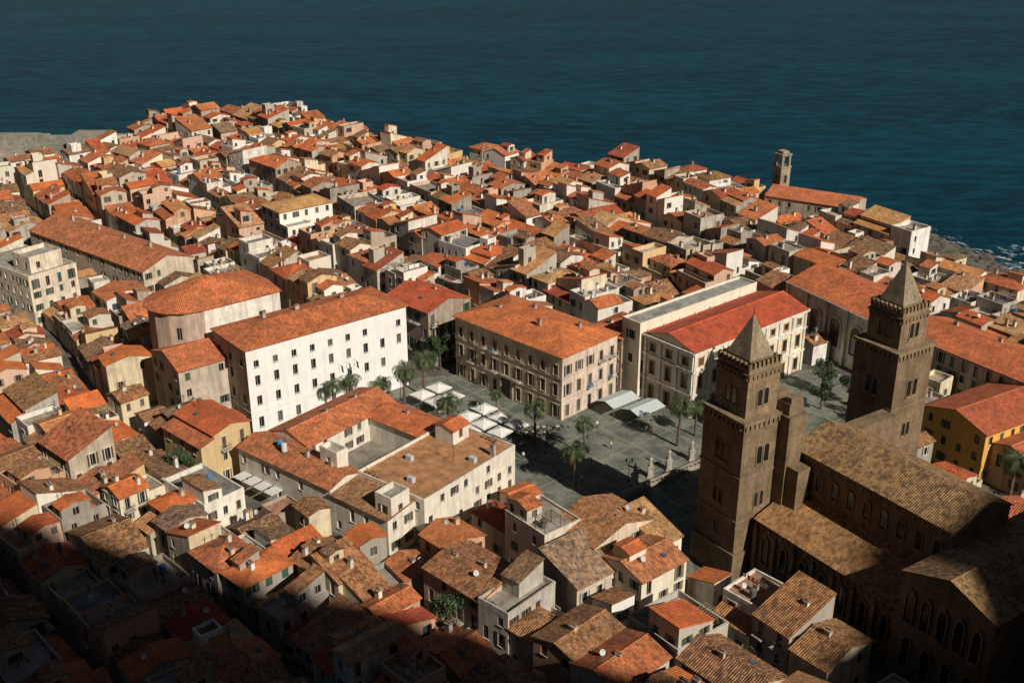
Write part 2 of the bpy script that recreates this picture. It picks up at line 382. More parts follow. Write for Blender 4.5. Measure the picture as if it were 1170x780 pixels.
def reserve(cx,cy,w,d,ang,m=1.2):
    OCC.append(rect_pts(cx,cy,w,d,ang,m)); mark(cx,cy,w,d,ang,m)

D2=math.radians
GA=math.atan2(.63,.77)   # main town grid direction

# ---------------------------------------------------------------- generic house
def pots(mb,x,y,z,n=3):
    for k in range(n): mb.box(x+k*.9,x+k*.9+.35,y,y+.35,z,z+.4,PAINT,(.3,.12,.06))
    for k in range(n*9):
        X=x+R.random()*n*.8; Y=y+R.random()*.5; Z=z+.45+R.random()*.5
        mb.face([(X+R.uniform(-.2,.2),Y+R.uniform(-.2,.2),Z+R.uniform(-.2,.2)) for _ in range(3)],LEAF,(.04,.09,.03))
def pergola(mb,x0,x1,y0,y1,z):
    c=(.25,.17,.1)
    for x in(x0,x1):
        for y in(y0,y1): mb.box(x-.05,x+.05,y-.05,y+.05,z,z+2.1,PAINT,c)
    n=max(1,int((x1-x0)/.4))
    for k in range(n+1): X=x0+(x1-x0)*k/n; mb.box(X-.03,X+.03,y0-.2,y1+.2,z+2.1,z+2.2,PAINT,c,True)
def house(cx,cy,w,d,ang,h,kind=None,wc=None,rc=None,axis=None,near=True,name=None,old=.33,clutter=True,**kw):
    mb=MB(); wc=wc or wallcol(); 
    r=R.random()
    kind=kind or ('gable' if r<.46 else 'shed' if r<.70 else 'flat' if r<.94 else 'hip')
    rc=rc or (R.choice(TC) if kind=='flat' else roofcol(old))
    axis=axis or ('x' if R.random()<.66 else 'y')
    pitch=.25+R.random()*.14
    kws=dict(skip=kw.get('skip',.33),shut=R.choice((.1,.4,.7)),sc=R.choice(SHUT),balc=(.6 if near and R.random()<.5 else 0.),winw=R.choice((.8,.95,1.1)),sp=R.choice((2.2,2.5,3.0)),trim=(.6,.56,.48) if near and R.random()<.2 else None)
    xa,xb=-w/2,w/2; ya,yb=-d/2,d/2
    if w>7.2 and R.random()<.55 and 'solid' not in kw:
        s=w*R.uniform(.34,.55); k2=R.choice(('gable','shed','flat','shed')); h2=max(3.8,h+R.choice((-1,-1,1))*R.uniform(.5,2.1))
        rc2=(R.choice(TC) if k2=='flat' else rc if (R.random()<.3 and kind!='flat') else roofcol(old)); 
        sgn=R.choice((-1,1)); dd2=d/2*R.uniform(.75,1.)
        a_,b_=(xb-s,xb) if sgn>0 else (xa,xa+s)
        block(mb,a_+.02,b_-.02,-dd2,dd2,h2,k2,R.choice('xy'),pitch,wc,rc2,**kws)
        if k2=='flat' and R.random()<.6: pots(mb,a_+.4,-dd2+.4,h2+.03,2)
        if k2=='flat' and near and R.random()<.4 and s>3: pergola(mb,a_+.5,b_-.5,-dd2+.6,0,h2+.03)
        if sgn>0: xb-=s
        else: xa+=s
    if d>7 and R.random()<.35 and 'solid' not in kw:
        t=R.uniform(2.,3.)
        if R.random()<.5: block(mb,xa+.05,xb-.05,ya,ya+t-.02,max(3.,h-R.uniform(1.2,2.6)),'shed','x',pitch,wc,roofcol(old),**kws); ya+=t
        else: block(mb,xa+.05,xb-.05,yb-t+.02,yb,max(3.,h-R.uniform(1.2,2.6)),'flat','x',pitch,wc,R.choice(TC),**kws); yb-=t
    wm,xm=xb-xa,(xa+xb)/2; dm,ym=yb-ya,(ya+yb)/2
    top=block(mb,xa+.02,xb-.02,ya,yb,h,kind,axis,pitch,wc,rc,**kws)
    if clutter:
        if kind=='flat':
            z=h+.03
            if R.random()<.6 and wm>4.2 and dm>4.5:
                rw,rd=wm*(.35+R.random()*.3),dm*(.4+R.random()*.3); sx_=R.choice((-1,1)); x0=xm+sx_*(wm/2-rw/2-.25)
                block(mb,x0-rw/2,x0+rw/2,yb-rd-.25,yb-.25,h+2.4,R.choice(('shed','shed','gable')),'x',.25,wc,roofcol(old),z0=z,skip=.3,sp=2.,over=.2)
            if R.random()<.3: tank(mb,xm+(R.random()-.5)*wm*.5,ym-dm*.25,z,R.choice(((.08,.2,.4),(.5,.5,.5),(.1,.1,.1))))
            if R.random()<.4: pots(mb,xa+.4,ya+.35,z,3)
            if near and R.random()<.35 and wm>4: pergola(mb,xa+.5,xa+.5+min(3,wm-1),ya+.5,ya+2.6,z)
            if near and R.random()<.4: mb.box(xm-.35,xm+.35,ym-.8,ym,z,z+.7,PAINT,(.5,.5,.48))
            if near and R.random()<.3:
                mb.box(xa+.5,xb-.5,ym-.01,ym+.01,z+1.7,z+1.72,METAL,(.1,.1,.1))
                for t in range(int((wm-1)/.7)): mb.box(xa+.6+t*.7,xa+1.1+t*.7,ym-.02,ym+.02,z+.8+R.random()*.4,z+1.69,CLOTH,R.choice(((.65,.65,.65),(.15,.25,.45),(.5,.12,.1),(.6,.55,.4))))
        elif R.random()<.30 and wm>5 and dm>5.5:
            rw=wm*.36; x0=xm+R.choice((-1,1))*(wm*.22); yy=ym+R.choice((-1,1))*dm*.12
            block(mb,x0-rw/2,x0+rw/2,yy-dm*.2,yy+dm*.2,top+.4+R.random()*.7,R.choice(('shed','gable','flat')),'x',.25,wc,roofcol(old),z0=h-.2,skip=.3,sp=2.,over=.2,fl=3)
        for _ in range(R.choice((0,1,1,2))): chimney(mb,xm+(R.random()-.5)*wm*.7,ym+(R.random()-.5)*dm*.6,(h+top)/2+.1,R.choice(WALLS))
        if R.random()<.55: antenna(mb,xm+(R.random()-.5)*wm*.6,ym+(R.random()-.5)*dm*.3,(h+top)/2+.1)
        if near and R.random()<.25: dish(mb,xm+(R.random()-.5)*wm*.6,ym-dm*.2,(h+top)/2+.1,-ang+R.choice((-1.1,-2.)))
        if kind=='gable' and axis=='x' and R.random()<.3:
            x=xm+(R.random()-.5)*wm*.4; y=ym-dm/4; z=h+dm/4*pitch+.2; mb.box(x-.4,x+.4,y-.35,y+.35,z-.3,z+.14,METAL,(.12,.13,.14)); mb.box(x-.33,x+.33,y-.28,y+.28,z+.14,z+.17,GLASS,(.1,.14,.18))
    return mb.finish(name or R.choice(('town_house','terraced_house','terraced_house','rendered_house')),(cx,cy,0),ang)

# ---------------------------------------------------------------- landmarks
SC=(.05,.045,.04)
ang=math.atan2(22,27); Lw=math.hypot(27,22)
cxw,cyw=(-34.5-.63*6.5,198+.775*6.5)
mb=MB(); W2=Lw/2
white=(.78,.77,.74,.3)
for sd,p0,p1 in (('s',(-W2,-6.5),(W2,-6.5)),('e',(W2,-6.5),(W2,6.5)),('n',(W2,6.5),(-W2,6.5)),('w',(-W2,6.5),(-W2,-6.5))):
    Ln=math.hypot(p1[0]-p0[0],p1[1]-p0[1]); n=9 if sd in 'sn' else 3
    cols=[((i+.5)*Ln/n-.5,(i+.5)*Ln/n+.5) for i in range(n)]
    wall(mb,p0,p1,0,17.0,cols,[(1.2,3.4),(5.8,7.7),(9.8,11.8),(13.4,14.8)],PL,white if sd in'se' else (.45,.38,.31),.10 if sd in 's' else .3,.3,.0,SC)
mb.box(-W2-.15,W2+.15,-6.65,6.65,17.0,17.35,PL,(.72,.7,.66,.3),True)
mb.box(-W2-.06,W2+.06,-6.56,6.56,4.5,4.7,PL,(.72,.7,.66,.3),True)
roof_on(mb,-W2,W2,-6.5,6.5,17.36,'hip','x',.28,(.56,.15,.05,.5),white,.45)
for x in (-9,-2,8): chimney(mb,x,2,18.7)
for x in (1.5,3.2,4.9):
    mb.ob(0,-6.5,1,0,x,x+.06,0,1.6,9.2,9.26,METAL,(.3,.3,.3)); 
    mb.face([(x+.03,-7.3,9.2),(x+.03,-8.0,9.2),(x+.35,-7.8,7.6),(x+.25,-7.2,7.7)],CLOTH,((.05,.25,.08),(.55,.5,.5),(.45,.03,.03))[int((x-1.5)/1.6)])
mb.finish('white_school_building',(cxw,cyw,0),ang); reserve(cxw,cyw,Lw,13,ang)
# church with rounded apse end and conical tiled roof
mb=MB(); wc=(.46,.35,.28)
oc=[(-9,-7.5),(7,-7.5),(8,0),(7,7.5),(-9,7.5)]+[(-9-7.5*math.sin(k*math.pi/7),7.5*math.cos(k*math.pi/7)) for k in range(1,7)]
h=20.2
for i in range(len(oc)):
    p0,p1=oc[i],oc[(i+1)%len(oc)]; Ln=math.dist(p0,p1)
    cols=[((k+.5)*Ln/2-.7,(k+.5)*Ln/2+.7) for k in range(2)] if Ln>6 else ([(Ln/2-.5,Ln/2+.5)] if i%2 else [])
    wall(mb,p0,p1,0,h,cols,[(9,11.5),(14.5,17)],PL,wc if i!=0 else (.72,.68,.6),.2,.35,0,SC)
    e0=(p0[0]*1.05,p0[1]*1.05,h-.1); e1=(p1[0]*1.05,p1[1]*1.05,h-.1)
    slab(mb,[e0,e1,(-5,0,h+3.8)],(.58,.16,.055,.45),lift=0)
mb.finish('rounded_apse_church',(-56,211,0),GA); reserve(-56,211,25,16,GA)
mb=MB(); block(mb,-5,5,-6,6,13,'gable','x',.33,(.5,.42,.34),(.56,.16,.06,.4),skip=.3)
mb.finish('church_side_wing',(-60.5,195,0),GA); reserve(-60.5,195,10,12,GA)

pd=(20.9,-20.6); PLn=math.hypot(*pd); pa=math.atan2(pd[1],pd[0]); 
nx,ny=-.70,-.715
pcx,pcy=(-1.05-nx*8,203.3-ny*8)
mb=MB(); W2=PLn/2; beige=(.56,.44,.29)
for sd,p0,p1 in (('s',(-W2,-8),(W2,-8)),('e',(W2,-8),(W2,8)),('n',(W2,8),(-W2,8)),('w',(-W2,8),(-W2,-8))):
    Ln=math.hypot(p1[0]-p0[0],p1[1]-p0[1]); n=9 if sd in 'sn' else 5
    cols=[((i+.5)*Ln/n-.55,(i+.5)*Ln/n+.55) for i in range(n)]
    c=beige if sd in 'sw' else (.66,.52,.43)
    wall(mb,p0,p1,0,13,cols,[(.3,3.0),(4.8,7.3),(9.1,11.2)],PL,c,.04,.3,.35,(.07,.05,.035),trim=(.56,.48,.36),balc=.35)
for z in (4.05,8.5): mb.box(-W2-.1,W2+.1,-8.1,8.1,z,z+.22,PL,(.5,.44,.35),True)
mb.box(-W2-.3,W2+.3,-8.3,8.3,13,13.3,PL,(.55,.48,.38),True)
mb.ob(0,-8,1,0,-1.9,-1.3,0,.3,0,4.2,STONE,(.45,.38,.28)); mb.ob(0,-8,1,0,1.3,1.9,0,.3,0,4.2,STONE,(.45,.38,.28)); mb.ob(0,-8,1,0,-2.1,2.1,0,.4,4.2,4.7,STONE,(.45,.38,.28)); mb.ob(0,-8,1,0,-1.3,1.3,.08,.12,0,4.2,PAINT,(.06,.03,.02))
roof_on(mb,-W2,W2,-8,8,13.31,'hip','x',.32,(.66,.18,.055,.3),beige,.5)
for x,y in ((-8,-2),(-3,3),(4,-3),(10,2)): chimney(mb,x,y,15)
mb.finish('town_hall_palazzo',(pcx,pcy,0),pa); reserve(pcx,pcy,PLn,16,pa,.6)
house(22.5,214,9,11,pa,11,'hip',(.72,.50,.41),(.60,.16,.06,.3),'x',name='pink_house',solid=1); reserve(22.5,214,9,11,pa,.5)
house(-18,226,14,12,pa,12.5,'gable',(.36,.29,.23),(.54,.10,.038,.15),'x',name='corner_house',solid=1); reserve(-18,226,14,12,pa,.6)

ca=D2(-38.5); ccx,ccy=-23,168.3
mb=MB(); cw=(.72,.66,.56,.7)
X0,X1,Y0,Y1=-18.5,18.5,-14,14.5
K=dict(wc=cw,skip=.35,shut=.3,sc=(.1,.06,.04))
block(mb,X0,-9,Y0+7.02,Y1,7.8,'gable','y',.32,rc=(.55,.155,.055,.5),**K)
block(mb,X0,4,Y0,Y0+7,7.6,'gable','x',.32,rc=(.50,.155,.06,.65),**K)
block(mb,-8.98,3.98,Y1-7,Y1,7.7,'gable','x',.32,rc=(.62,.16,.05,.35),**K)
block(mb,4.02,X1,-8,Y1,7.9,'flat','x',.03,rc=(.46,.23,.105,1),**K)
block(mb,4.02,X1-2,Y0,-8.02,6.8,'shed','x',.12,rc=(.36,.18,.085,.8),**K)
block(mb,6,10,8.5,12.5,10.6,'gable','y',.3,rc=(.62,.16,.05,.2),z0=7.95,**K)
block(mb,-3,1,-9.5,-7.1,10.2,'flat','x',.3,rc=(.4,.36,.3,1),z0=7.4,**K)
block(mb,13,16.4,-13,-9,9.2,'flat','x',.3,rc=(.3,.28,.24,1),z0=6,**K)
mb.box(-8.9,3.9,Y0+7.1,Y1-7.1,.02,3.0,TERR,(.25,.22,.18,1))
for k in range(6): mb.box(-6+k*1.4,-5+k*1.4,-6,-3.4,3.02,4.3,TERR,(.5,.5,.5,1))
for k in range(4): mb.ob(X0,Y0,1,0,1+k*2.6,3+k*2.6,0,2.4,3.2,3.3,CLOTH,(.62,.62,.6))
tank(mb,-11,-11,8.8,(.06,.25,.5)); tank(mb,-9.6,-11.4,8.8,(.6,.6,.6)); 
for x,y in ((-14,2),(-14,9),(-5,-10.5),(-3,11),(0,-10),(17.4,10)): chimney(mb,x,y,8.7)
for x,y in ((14,4),(7,12),(-12,-9)): antenna(mb,x,y,8.6)
for x,y in ((7,0),(15.5,6),(12,-5)): mb.box(x,x+1.2,y,y+.8,7.93,8.8,PAINT,(.5,.5,.48))
pots(mb,5,-7.3,7.93,4); pots(mb,12,13.5,7.93,4)
mb.finish('courtyard_palace',(ccx,ccy,0),ca); reserve(ccx,ccy,37.5,29,ca,.8)

ta=math.atan2(22,26); tx,ty=43.2,210.2; TL=34.5; TW=12.5
mb=MB(); W2=TL/2; tw=(.72,.66,.54,.6); och=(.55,.32,.12)
for sd,p0,p1 in (('s',(-W2,-TW/2),(W2,-TW/2)),('e',(W2,-TW/2),(W2,TW/2)),('n',(W2,TW/2),(-W2,TW/2)),('w',(-W2,TW/2),(-W2,-TW/2))):
    Ln=math.hypot(p1[0]-p0[0],p1[1]-p0[1]); n=8 if sd in 'sn' else 3
    cols=[((i+.5)*Ln/n-.7,(i+.5)*Ln/n+.7) for i in range(n)]
    wall(mb,p0,p1,0,13.5,cols,[(.3,3.2),(5.6,8.4),(10.4,12.0)],PL,tw,0,.35,.1,(.12,.06,.03),trim=och)
    dx,dy=(p1[0]-p0[0])/Ln,(p1[1]-p0[1])/Ln
    for i in range(n+1):
        u=min(max(i*Ln/n-.3,0),Ln-.6); mb.ob(p0[0],p0[1],dx,dy,u,u+.6,0,.28,0,13.1,PL,(.72,.68,.6))
    for z in (4.4,9.4): mb.ob(p0[0],p0[1],dx,dy,-.3,Ln+.3,0,.36,z,z+.35,PL,(.74,.7,.62))
    mb.ob(p0[0],p0[1],dx,dy,-.4,Ln+.4,0,.6,13.1,13.6,PL,(.74,.7,.62))
roof_on(mb,-W2,W2,-TW/2,TW/2,13.61,'gable','x',.30,(.50,.082,.032,.2),tw,.55)
mb.finish('red_roofed_seminary',(tx,ty,0),ta); reserve(tx,ty,TL,TW,ta,.6)
gx,gy=tx-.645*9.2,ty+.764*9.2
mb=MB(); block(mb,-W2-1,W2,-2.4,2.4,15.2,'flat','x',.2,(.76,.69,.55,.4),(.34,.33,.31,1),skip=.2,sp=3.4,winw=1.2,winh=1.9,fl=4.8)
for k in range(7): mb.box(-W2+1+k*4.6,-W2+1.5+k*4.6,-2.7,-2.42,0,14,PL,(.7,.62,.48))
mb.finish('cream_gallery_building',(gx,gy,0),ta); reserve(gx,gy,TL+1,4.8,ta,.5)
ha=math.atan2(-23,12); hx,hy=74,228
mb=MB(); block(mb,-13,13,-8,8,12.5,'gable','x',.32,(.70,.65,.55),(.62,.165,.055,.35),skip=.9)
def arch(mb,p,d,u,w,z0,zs,proud,col,dark=(.015,.014,.013),ring=.28,pointed=False,mat=STONE):
    dx,dy=d; nx_,ny_=dy,-dx
    P=lambda a,z,o:(p[0]+dx*a+nx_*o,p[1]+dy*a+ny_*o,z)
    r=w/2; K=8
    def prof(r_):
        if pointed:
            q=[]; 
            for k in range(K+1):
                t=k/K
                if t<=.5: th=math.pi-(t*2)*math.acos(.5)*1.0; q.append((r_+2*r_*math.cos(th),2*r_*math.sin(th)))
                else: th=(1-t)*2*math.acos(.5); q.append((-r_+2*r_*math.cos(th),2*r_*math.sin(th)))
            return q
        return [(-r_*math.cos(math.pi*k/K),r_*math.sin(math.pi*k/K)) for k in range(K+1)]
    a=prof(r); b=prof(r+ring)
    mb.face([P(u-r,z0,.02),P(u+r,z0,.02)]+[P(u+x,zs+z,.02) for x,z in a[::-1]],GLASS,dark)
    A=[(-r,z0-zs)]+a+[(r,z0-zs)]; B=[(-r-ring,z0-zs)]+b+[(r+ring,z0-zs)]
    for k in range(len(A)-1):
        a0,a1,b0,b1=A[k],A[k+1],B[k],B[k+1]
        mb.face([P(u+b0[0],zs+b0[1],proud),P(u+a0[0],zs+a0[1],proud),P(u+a1[0],zs+a1[1],proud),P(u+b1[0],zs+b1[1],proud)],mat,col)
        mb.face([P(u+a0[0],zs+a0[1],proud),P(u+a0[0],zs+a0[1],0),P(u+a1[0],zs+a1[1],0),P(u+a1[0],zs+a1[1],proud)],mat,col)
        mb.face([P(u+b0[0],zs+b0[1],0),P(u+b0[0],zs+b0[1],proud),P(u+b1[0],zs+b1[1],proud),P(u+b1[0],zs+b1[1],0)],mat,col)
    mb.ob(p[0],p[1],dx,dy,u-r-ring,u+r+ring,0,proud+.1,z0-.25,z0-.01,mat,col)
for k in range(4):
    arch(mb,(-13,-8),(1,0),3.6+k*6.2,3.0,3.2,8.0,.3,(.72,.68,.6),(.10,.085,.06),.4,mat=PL)
    mb.ob(-13,-8,1,0,.2+k*6.2,.9+k*6.2,0,.5,0,12.2,PL,(.7,.66,.58))
mb.ob(-13,-8,1,0,-.2,26.2,0,.55,12.2,12.45,PL,(.72,.68,.6))
mb.finish('arched_church_hall',(hx,hy,0),ha); reserve(hx,hy,26,16,ha,.6)
mb=MB(); block(mb,-16,16,-7,7,12,'gable','x',.3,(.56,.47,.36),(.60,.155,.055,.35),skip=.15,trim=(.55,.5,.42))
for x in (-10,0,9): chimney(mb,x,1,13.5)
mb.finish('bishops_palace',(92,198,0),math.atan2(-25,16)); reserve(92,198,32,14,math.atan2(-25,16),.6)
mb=MB(); yel=(.70,.40,.10,.4)
block(mb,-10,10,-6.5,6.5,9.5,'gable','x',.3,yel,(.45,.10,.04,.3),skip=.2)
block(mb,-8,8,-13.5,-6.52,7.5,'gable','x',.3,(.6,.42,.3),(.50,.13,.05,.4),skip=.2)
mb.finish('yellow_cloister_house',(85,180,0),math.atan2(12,20)); reserve(85,177,20,22,math.atan2(12,20),.4)
reserve(82,161,9,9,0,0)

la=math.atan2(-31,38)
mb=MB(); block(mb,-25,25,-7,7,9.5,'gable','x',.33,(.6,.5,.38),(.54,.17,.07,.6),skip=.2); 
for x in (-18,-6,5,16): chimney(mb,x,1.5,11.5)
mb.finish('long_tiled_convent',(-101,271,0),la); reserve(-101,271,50,14,la)
mb=MB(); block(mb,-11,11,-6,6,12,'flat','x',.3,(.72,.62,.48),(.36,.33,.28,1),skip=.15); block(mb,2,9,-4,4,15,'flat','x',.3,(.72,.62,.48),(.36,.33,.28,1),z0=12.1,skip=.3)
mb.finish('cream_apartment_block',(-113,250,0),la+.03); reserve(-113,250,22,12,la)
mb=MB(); block(mb,-8,8,-5,5,12.5,'hip','x',.25,(.80,.76,.68,.3),(.60,.33,.12,.1),skip=.1); block(mb,-8,-1,-9,-5.02,9,'flat','x',.3,(.80,.76,.68,.3),(.4,.36,.3,1),skip=.1)
mb.finish('cream_villa',(-58,296,0),GA); reserve(-58,296,16,12,GA,1)

# ---------------------------------------------------------------- cathedral
ncx,ncy=46.5,149.5; na=math.atan2(-.835,.55)
st=(.23,.16,.092); st2=(.29,.205,.12)
mb=MB(); oldr=(.31,.185,.082,1.)
E=27.
for p0,p1 in (((0,-6),(E,-6)),((E,-6),(E,6)),((E,6),(0,6)),((0,6),(0,-6))):
    wall(mb,p0,p1,0,20,[],[],STONE,st)
for k in range(9): arch(mb,(0,-6),(1,0),2.0+k*2.9,1.0,15,17.2,.15,st2,ring=.2)
for k in range(18): mb.ob(0,-6,1,0,.6+k*1.45,1.0+k*1.45,0,.22,18.9,19.5,STONE,st2)
mb.ob(0,-6,1,0,0,E,0,.3,19.5,19.8,STONE,st2)
roof_on(mb,0,E,-6,6,20,'gable','x',.42,oldr,st,.45,STONE)
for sgn,w0,w1 in ((-1,6,13.2),(1,6,17)):
    y0,y1=(-w1,-w0-.01) if sgn<0 else (w0+.01,w1)
    wall(mb,(0,y0),(E,y0),0,10.5,[],[],STONE,st); wall(mb,(E,y1),(0,y1),0,10.5,[],[],STONE,st); wall(mb,(0,y1),(0,y0),0,10.5,[],[],STONE,st)
    if sgn<0:
        slab(mb,[(0,y0-.4,10.4),(E,y0-.4,10.4),(E,y1,13.2),(0,y1,13.2)],(.40,.20,.08,.8))
        for k in range(7): arch(mb,(0,y0),(1,0),2.5+k*3.6,1.0,4,7.5,.2,st2,ring=.25,pointed=True)
        for k in range(22): mb.ob(0,y0,1,0,.4+k*1.2,.8+k*1.2,0,.2,9.3,9.9,STONE,st2)
        for k in range(8): mb.ob(0,y0,1,0,.3+k*3.6,1.0+k*3.6,0,.4,0,9.2,STONE,st2)
    else: slab(mb,[(E,y1+.4,10.4),(0,y1+.4,10.4),(0,y0,13.2),(E,y0,13.2)],oldr)
for (a,b,c,d,hh) in ((E+.01,E+13,-15,15,17.5),(E+13.02,E+24,-8,8,20)):
    for p0,p1 in (((a,c),(b,c)),((b,c),(b,d)),((b,d),(a,d)),((a,d),(a,c))): wall(mb,p0,p1,0,hh,[],[],STONE,st)
    roof_on(mb,a,b,c,d,hh,'gable','y' if a<E+5 else 'x',.36,oldr,st,.3,STONE)
for k in range(5): arch(mb,(E,-15),(1,0),1.6+k*2.4,1.1,11,14.5,.2,st2,ring=.25,pointed=True)
for k in range(4): arch(mb,(E,-15),(1,0),2.0+k*3,1.1,4,8,.2,st2,ring=.25)
mb.box(-2.6,-.02,-6,16,0,19,STONE,st); 
for k in range(3): arch(mb,(-2.6,14),(0,-1),4+k*5,3.2,0.1,4.5,.3,st2,ring=.4,pointed=True)
mb.box(-6.5,-2.62,-5,15,0,6.5,STONE,st); slab(mb,[(-6.9,-5,6.4),(-6.9,15,6.4),(-2.7,15,7.8),(-2.7,-5,7.8)],oldr)
mb.box(-3.2,1.4,-9.6,-6.02,0,26.2,STONE,st); mb.box(-2.6,.8,-9.2,-6.4,26.21,28.0,STONE,st2)
mb.box(-3.0,-1.9,-9.0,-6.6,28.01,28.9,STONE,st2); mb.box(-.2,.8,-9.0,-6.6,28.01,28.9,STONE,st2)
mb.box(1.41,3.6,-9.2,-6.6,0,18.5,STONE,st)
arch(mb,(-3.2,-9.6),(1,0),2.3,.8,20,22.5,.12,st2,ring=.18)
def tower(mb,cx,cy,a,hs,hu,ha_,au,asp):
    h=a/2; mb.box(cx-h-.4,cx+h+.4,cy-h-.4,cy+h+.4,0,5,STONE,st)
    mb.box(cx-h,cx+h,cy-h,cy+h,5.01,hs,STONE,st)
    S=[((cx-h,cy-h),(1,0)),((cx+h,cy-h),(0,1)),((cx+h,cy+h),(-1,0)),((cx-h,cy+h),(0,-1))]
    for z in (10.2,17.4): mb.box(cx-h-.15,cx+h+.15,cy-h-.15,cy+h+.15,z,z+.3,STONE,st2,True)
    mb.box(cx-h-.25,cx+h+.25,cy-h-.25,cy+h+.25,hs,hs+.5,STONE,st2,True)
    for p,d in S:
        arch(mb,p,d,h,.55,7,8.5,.1,st2,ring=.15)
        arch(mb,p,d,h-.55,.7,12,14.0,.1,st2,ring=.12); arch(mb,p,d,h+.55,.7,12,14.0,.1,st2,ring=.12)
        arch(mb,p,d,h-.7,.95,19.2,21.6,.12,st2,ring=.15); arch(mb,p,d,h+.7,.95,19.2,21.6,.12,st2,ring=.15)
        for k in range(int(a/.9)): mb.ob(p[0],p[1],d[0],d[1],.2+k*.9,.55+k*.9,.0,.24,hs-.8,hs-.01,STONE,st2)
    u=au/2; mb.box(cx-u,cx+u,cy-u,cy+u,hs+.5,hu,STONE,st2)
    S2=[((cx-u,cy-u),(1,0)),((cx+u,cy-u),(0,1)),((cx+u,cy+u),(-1,0)),((cx-u,cy+u),(0,-1))]
    for p,d in S2:
        arch(mb,p,d,u-.62,.85,hs+2.0,hs+4.1,.12,st2,ring=.16); arch(mb,p,d,u+.62,.85,hs+2.0,hs+4.1,.12,st2,ring=.16)
        mb.ob(p[0],p[1],d[0],d[1],-.22,au+.22,.0,.22,hu-1.0,hu-.7,STONE,st)
        n=8
        for k in range(n): 
            w=au/(n*2-1); mb.ob(p[0],p[1],d[0],d[1],k*2*w,k*2*w+w,-.4,.1,hu+.0,hu+.9,STONE,st2)
            mb.ob(p[0],p[1],d[0],d[1],k*2*w,k*2*w+w*.7,.0,.2,hu-1.6,hu-1.01,STONE,st)
    s=asp/2; q=[(cx-s,cy-s,hu),(cx+s,cy-s,hu),(cx+s,cy+s,hu),(cx-s,cy+s,hu)]
    q2=[(x,y,hu+.9) for x,y,z in q]; ap=(cx,cy,ha_)
    for i in range(4):
        j=(i+1)%4; mb.face((q[i],q[j],q2[j],q2[i]),STONE,st); mb.face((q2[i],q2[j],ap),STONE,(.33,.26,.17))
    mb.cyl(cx,cy,ha_-.3,ha_+.9,.08,.05,METAL,(.1,.1,.1),6)
def loc(x,y):
    dx,dy=x-ncx,y-ncy; return dx*.55-dy*.835, dx*.835+dy*.55
t1=loc(33.6,146.6); t2=loc(61.8,168.5)
tower(mb,t1[0],t1[1],8.2,26,34,40.8,6.2,4.6)
tower(mb,t2[0],t2[1],8.6,27,33.5,41.0,6.4,4.6)
mb.finish('norman_cathedral',(ncx,ncy,0),na)
OCC.append(rect_pts(ncx+.55*21+.835*1,ncy-.835*21+.55*1,60,34,na,0)); mark(ncx+.55*21,ncy-.835*21,60,32,na)
reserve(33.6,146.6,10,10,na,1.5); reserve(61.8,168.5,10,10,na,1.5)

mb=MB(); c=(.40,.34,.26)
mb.box(-1.8,1.8,-1.8,1.8,0,12.5,STONE,c)
mb.box(-2,2,-2,2,12.5,12.9,STONE,c,True)
for x in(-1.7,1.0):
    for y in(-1.7,1.0): mb.box(x,x+.7,y,y+.7,12.9,16.1,STONE,c)
mb.box(-1.9,1.9,-1.9,1.9,16.1,16.7,STONE,c,True); mb.box(-1.2,1.2,-1.2,1.2,16.7,17.5,STONE,c); mb.cyl(0,0,13.7,15.1,.6,.35,METAL,(.1,.08,.04),10)
for p,d in (((-1.8,-1.8),(1,0)),((1.8,-1.8),(0,1)),((1.8,1.8),(-1,0)),((-1.8,1.8),(0,-1))): arch(mb,p,d,1.8,.9,8,10,.12,c,ring=.2)
mb.finish('coastal_bell_tower',(81,334,0),.5); reserve(81,334,4,4,.5)
mb=MB(); block(mb,-13,13,-6,6,7.5,'gable','x',.3,(.5,.4,.3),(.60,.17,.07,.2),skip=.4); mb.finish('seaside_church',(88,319,0),-.55); reserve(88,319,26,12,-.55)

for (x,y,w,d,a,h,k,wc,rc,ax) in [
    (13.5,143.5,12,9,GA,9.2,'gable',(.68,.56,.42),(.44,.19,.08,.8),'y'),
    (18.6,135.0,9,8,GA,8.4,'gable',(.74,.66,.52,.5),(.50,.17,.07,.7),'x'),
    (9.6,134.5,8.5,8,GA,7.6,'shed',(.56,.48,.38),(.32,.22,.15,.9),'x'),
    (4.5,143.5,7,9,GA,9.8,'flat',(.66,.58,.48),(.34,.30,.25,1),'x'),
    (20.5,143.5,5,8,GA,7.6,'shed',(.75,.68,.56,.4),(.48,.26,.11,.6),'x')]:
    house(x,y,w,d,a,h,k,wc,rc,ax,solid=1); reserve(x,y,w,d,a,.3)

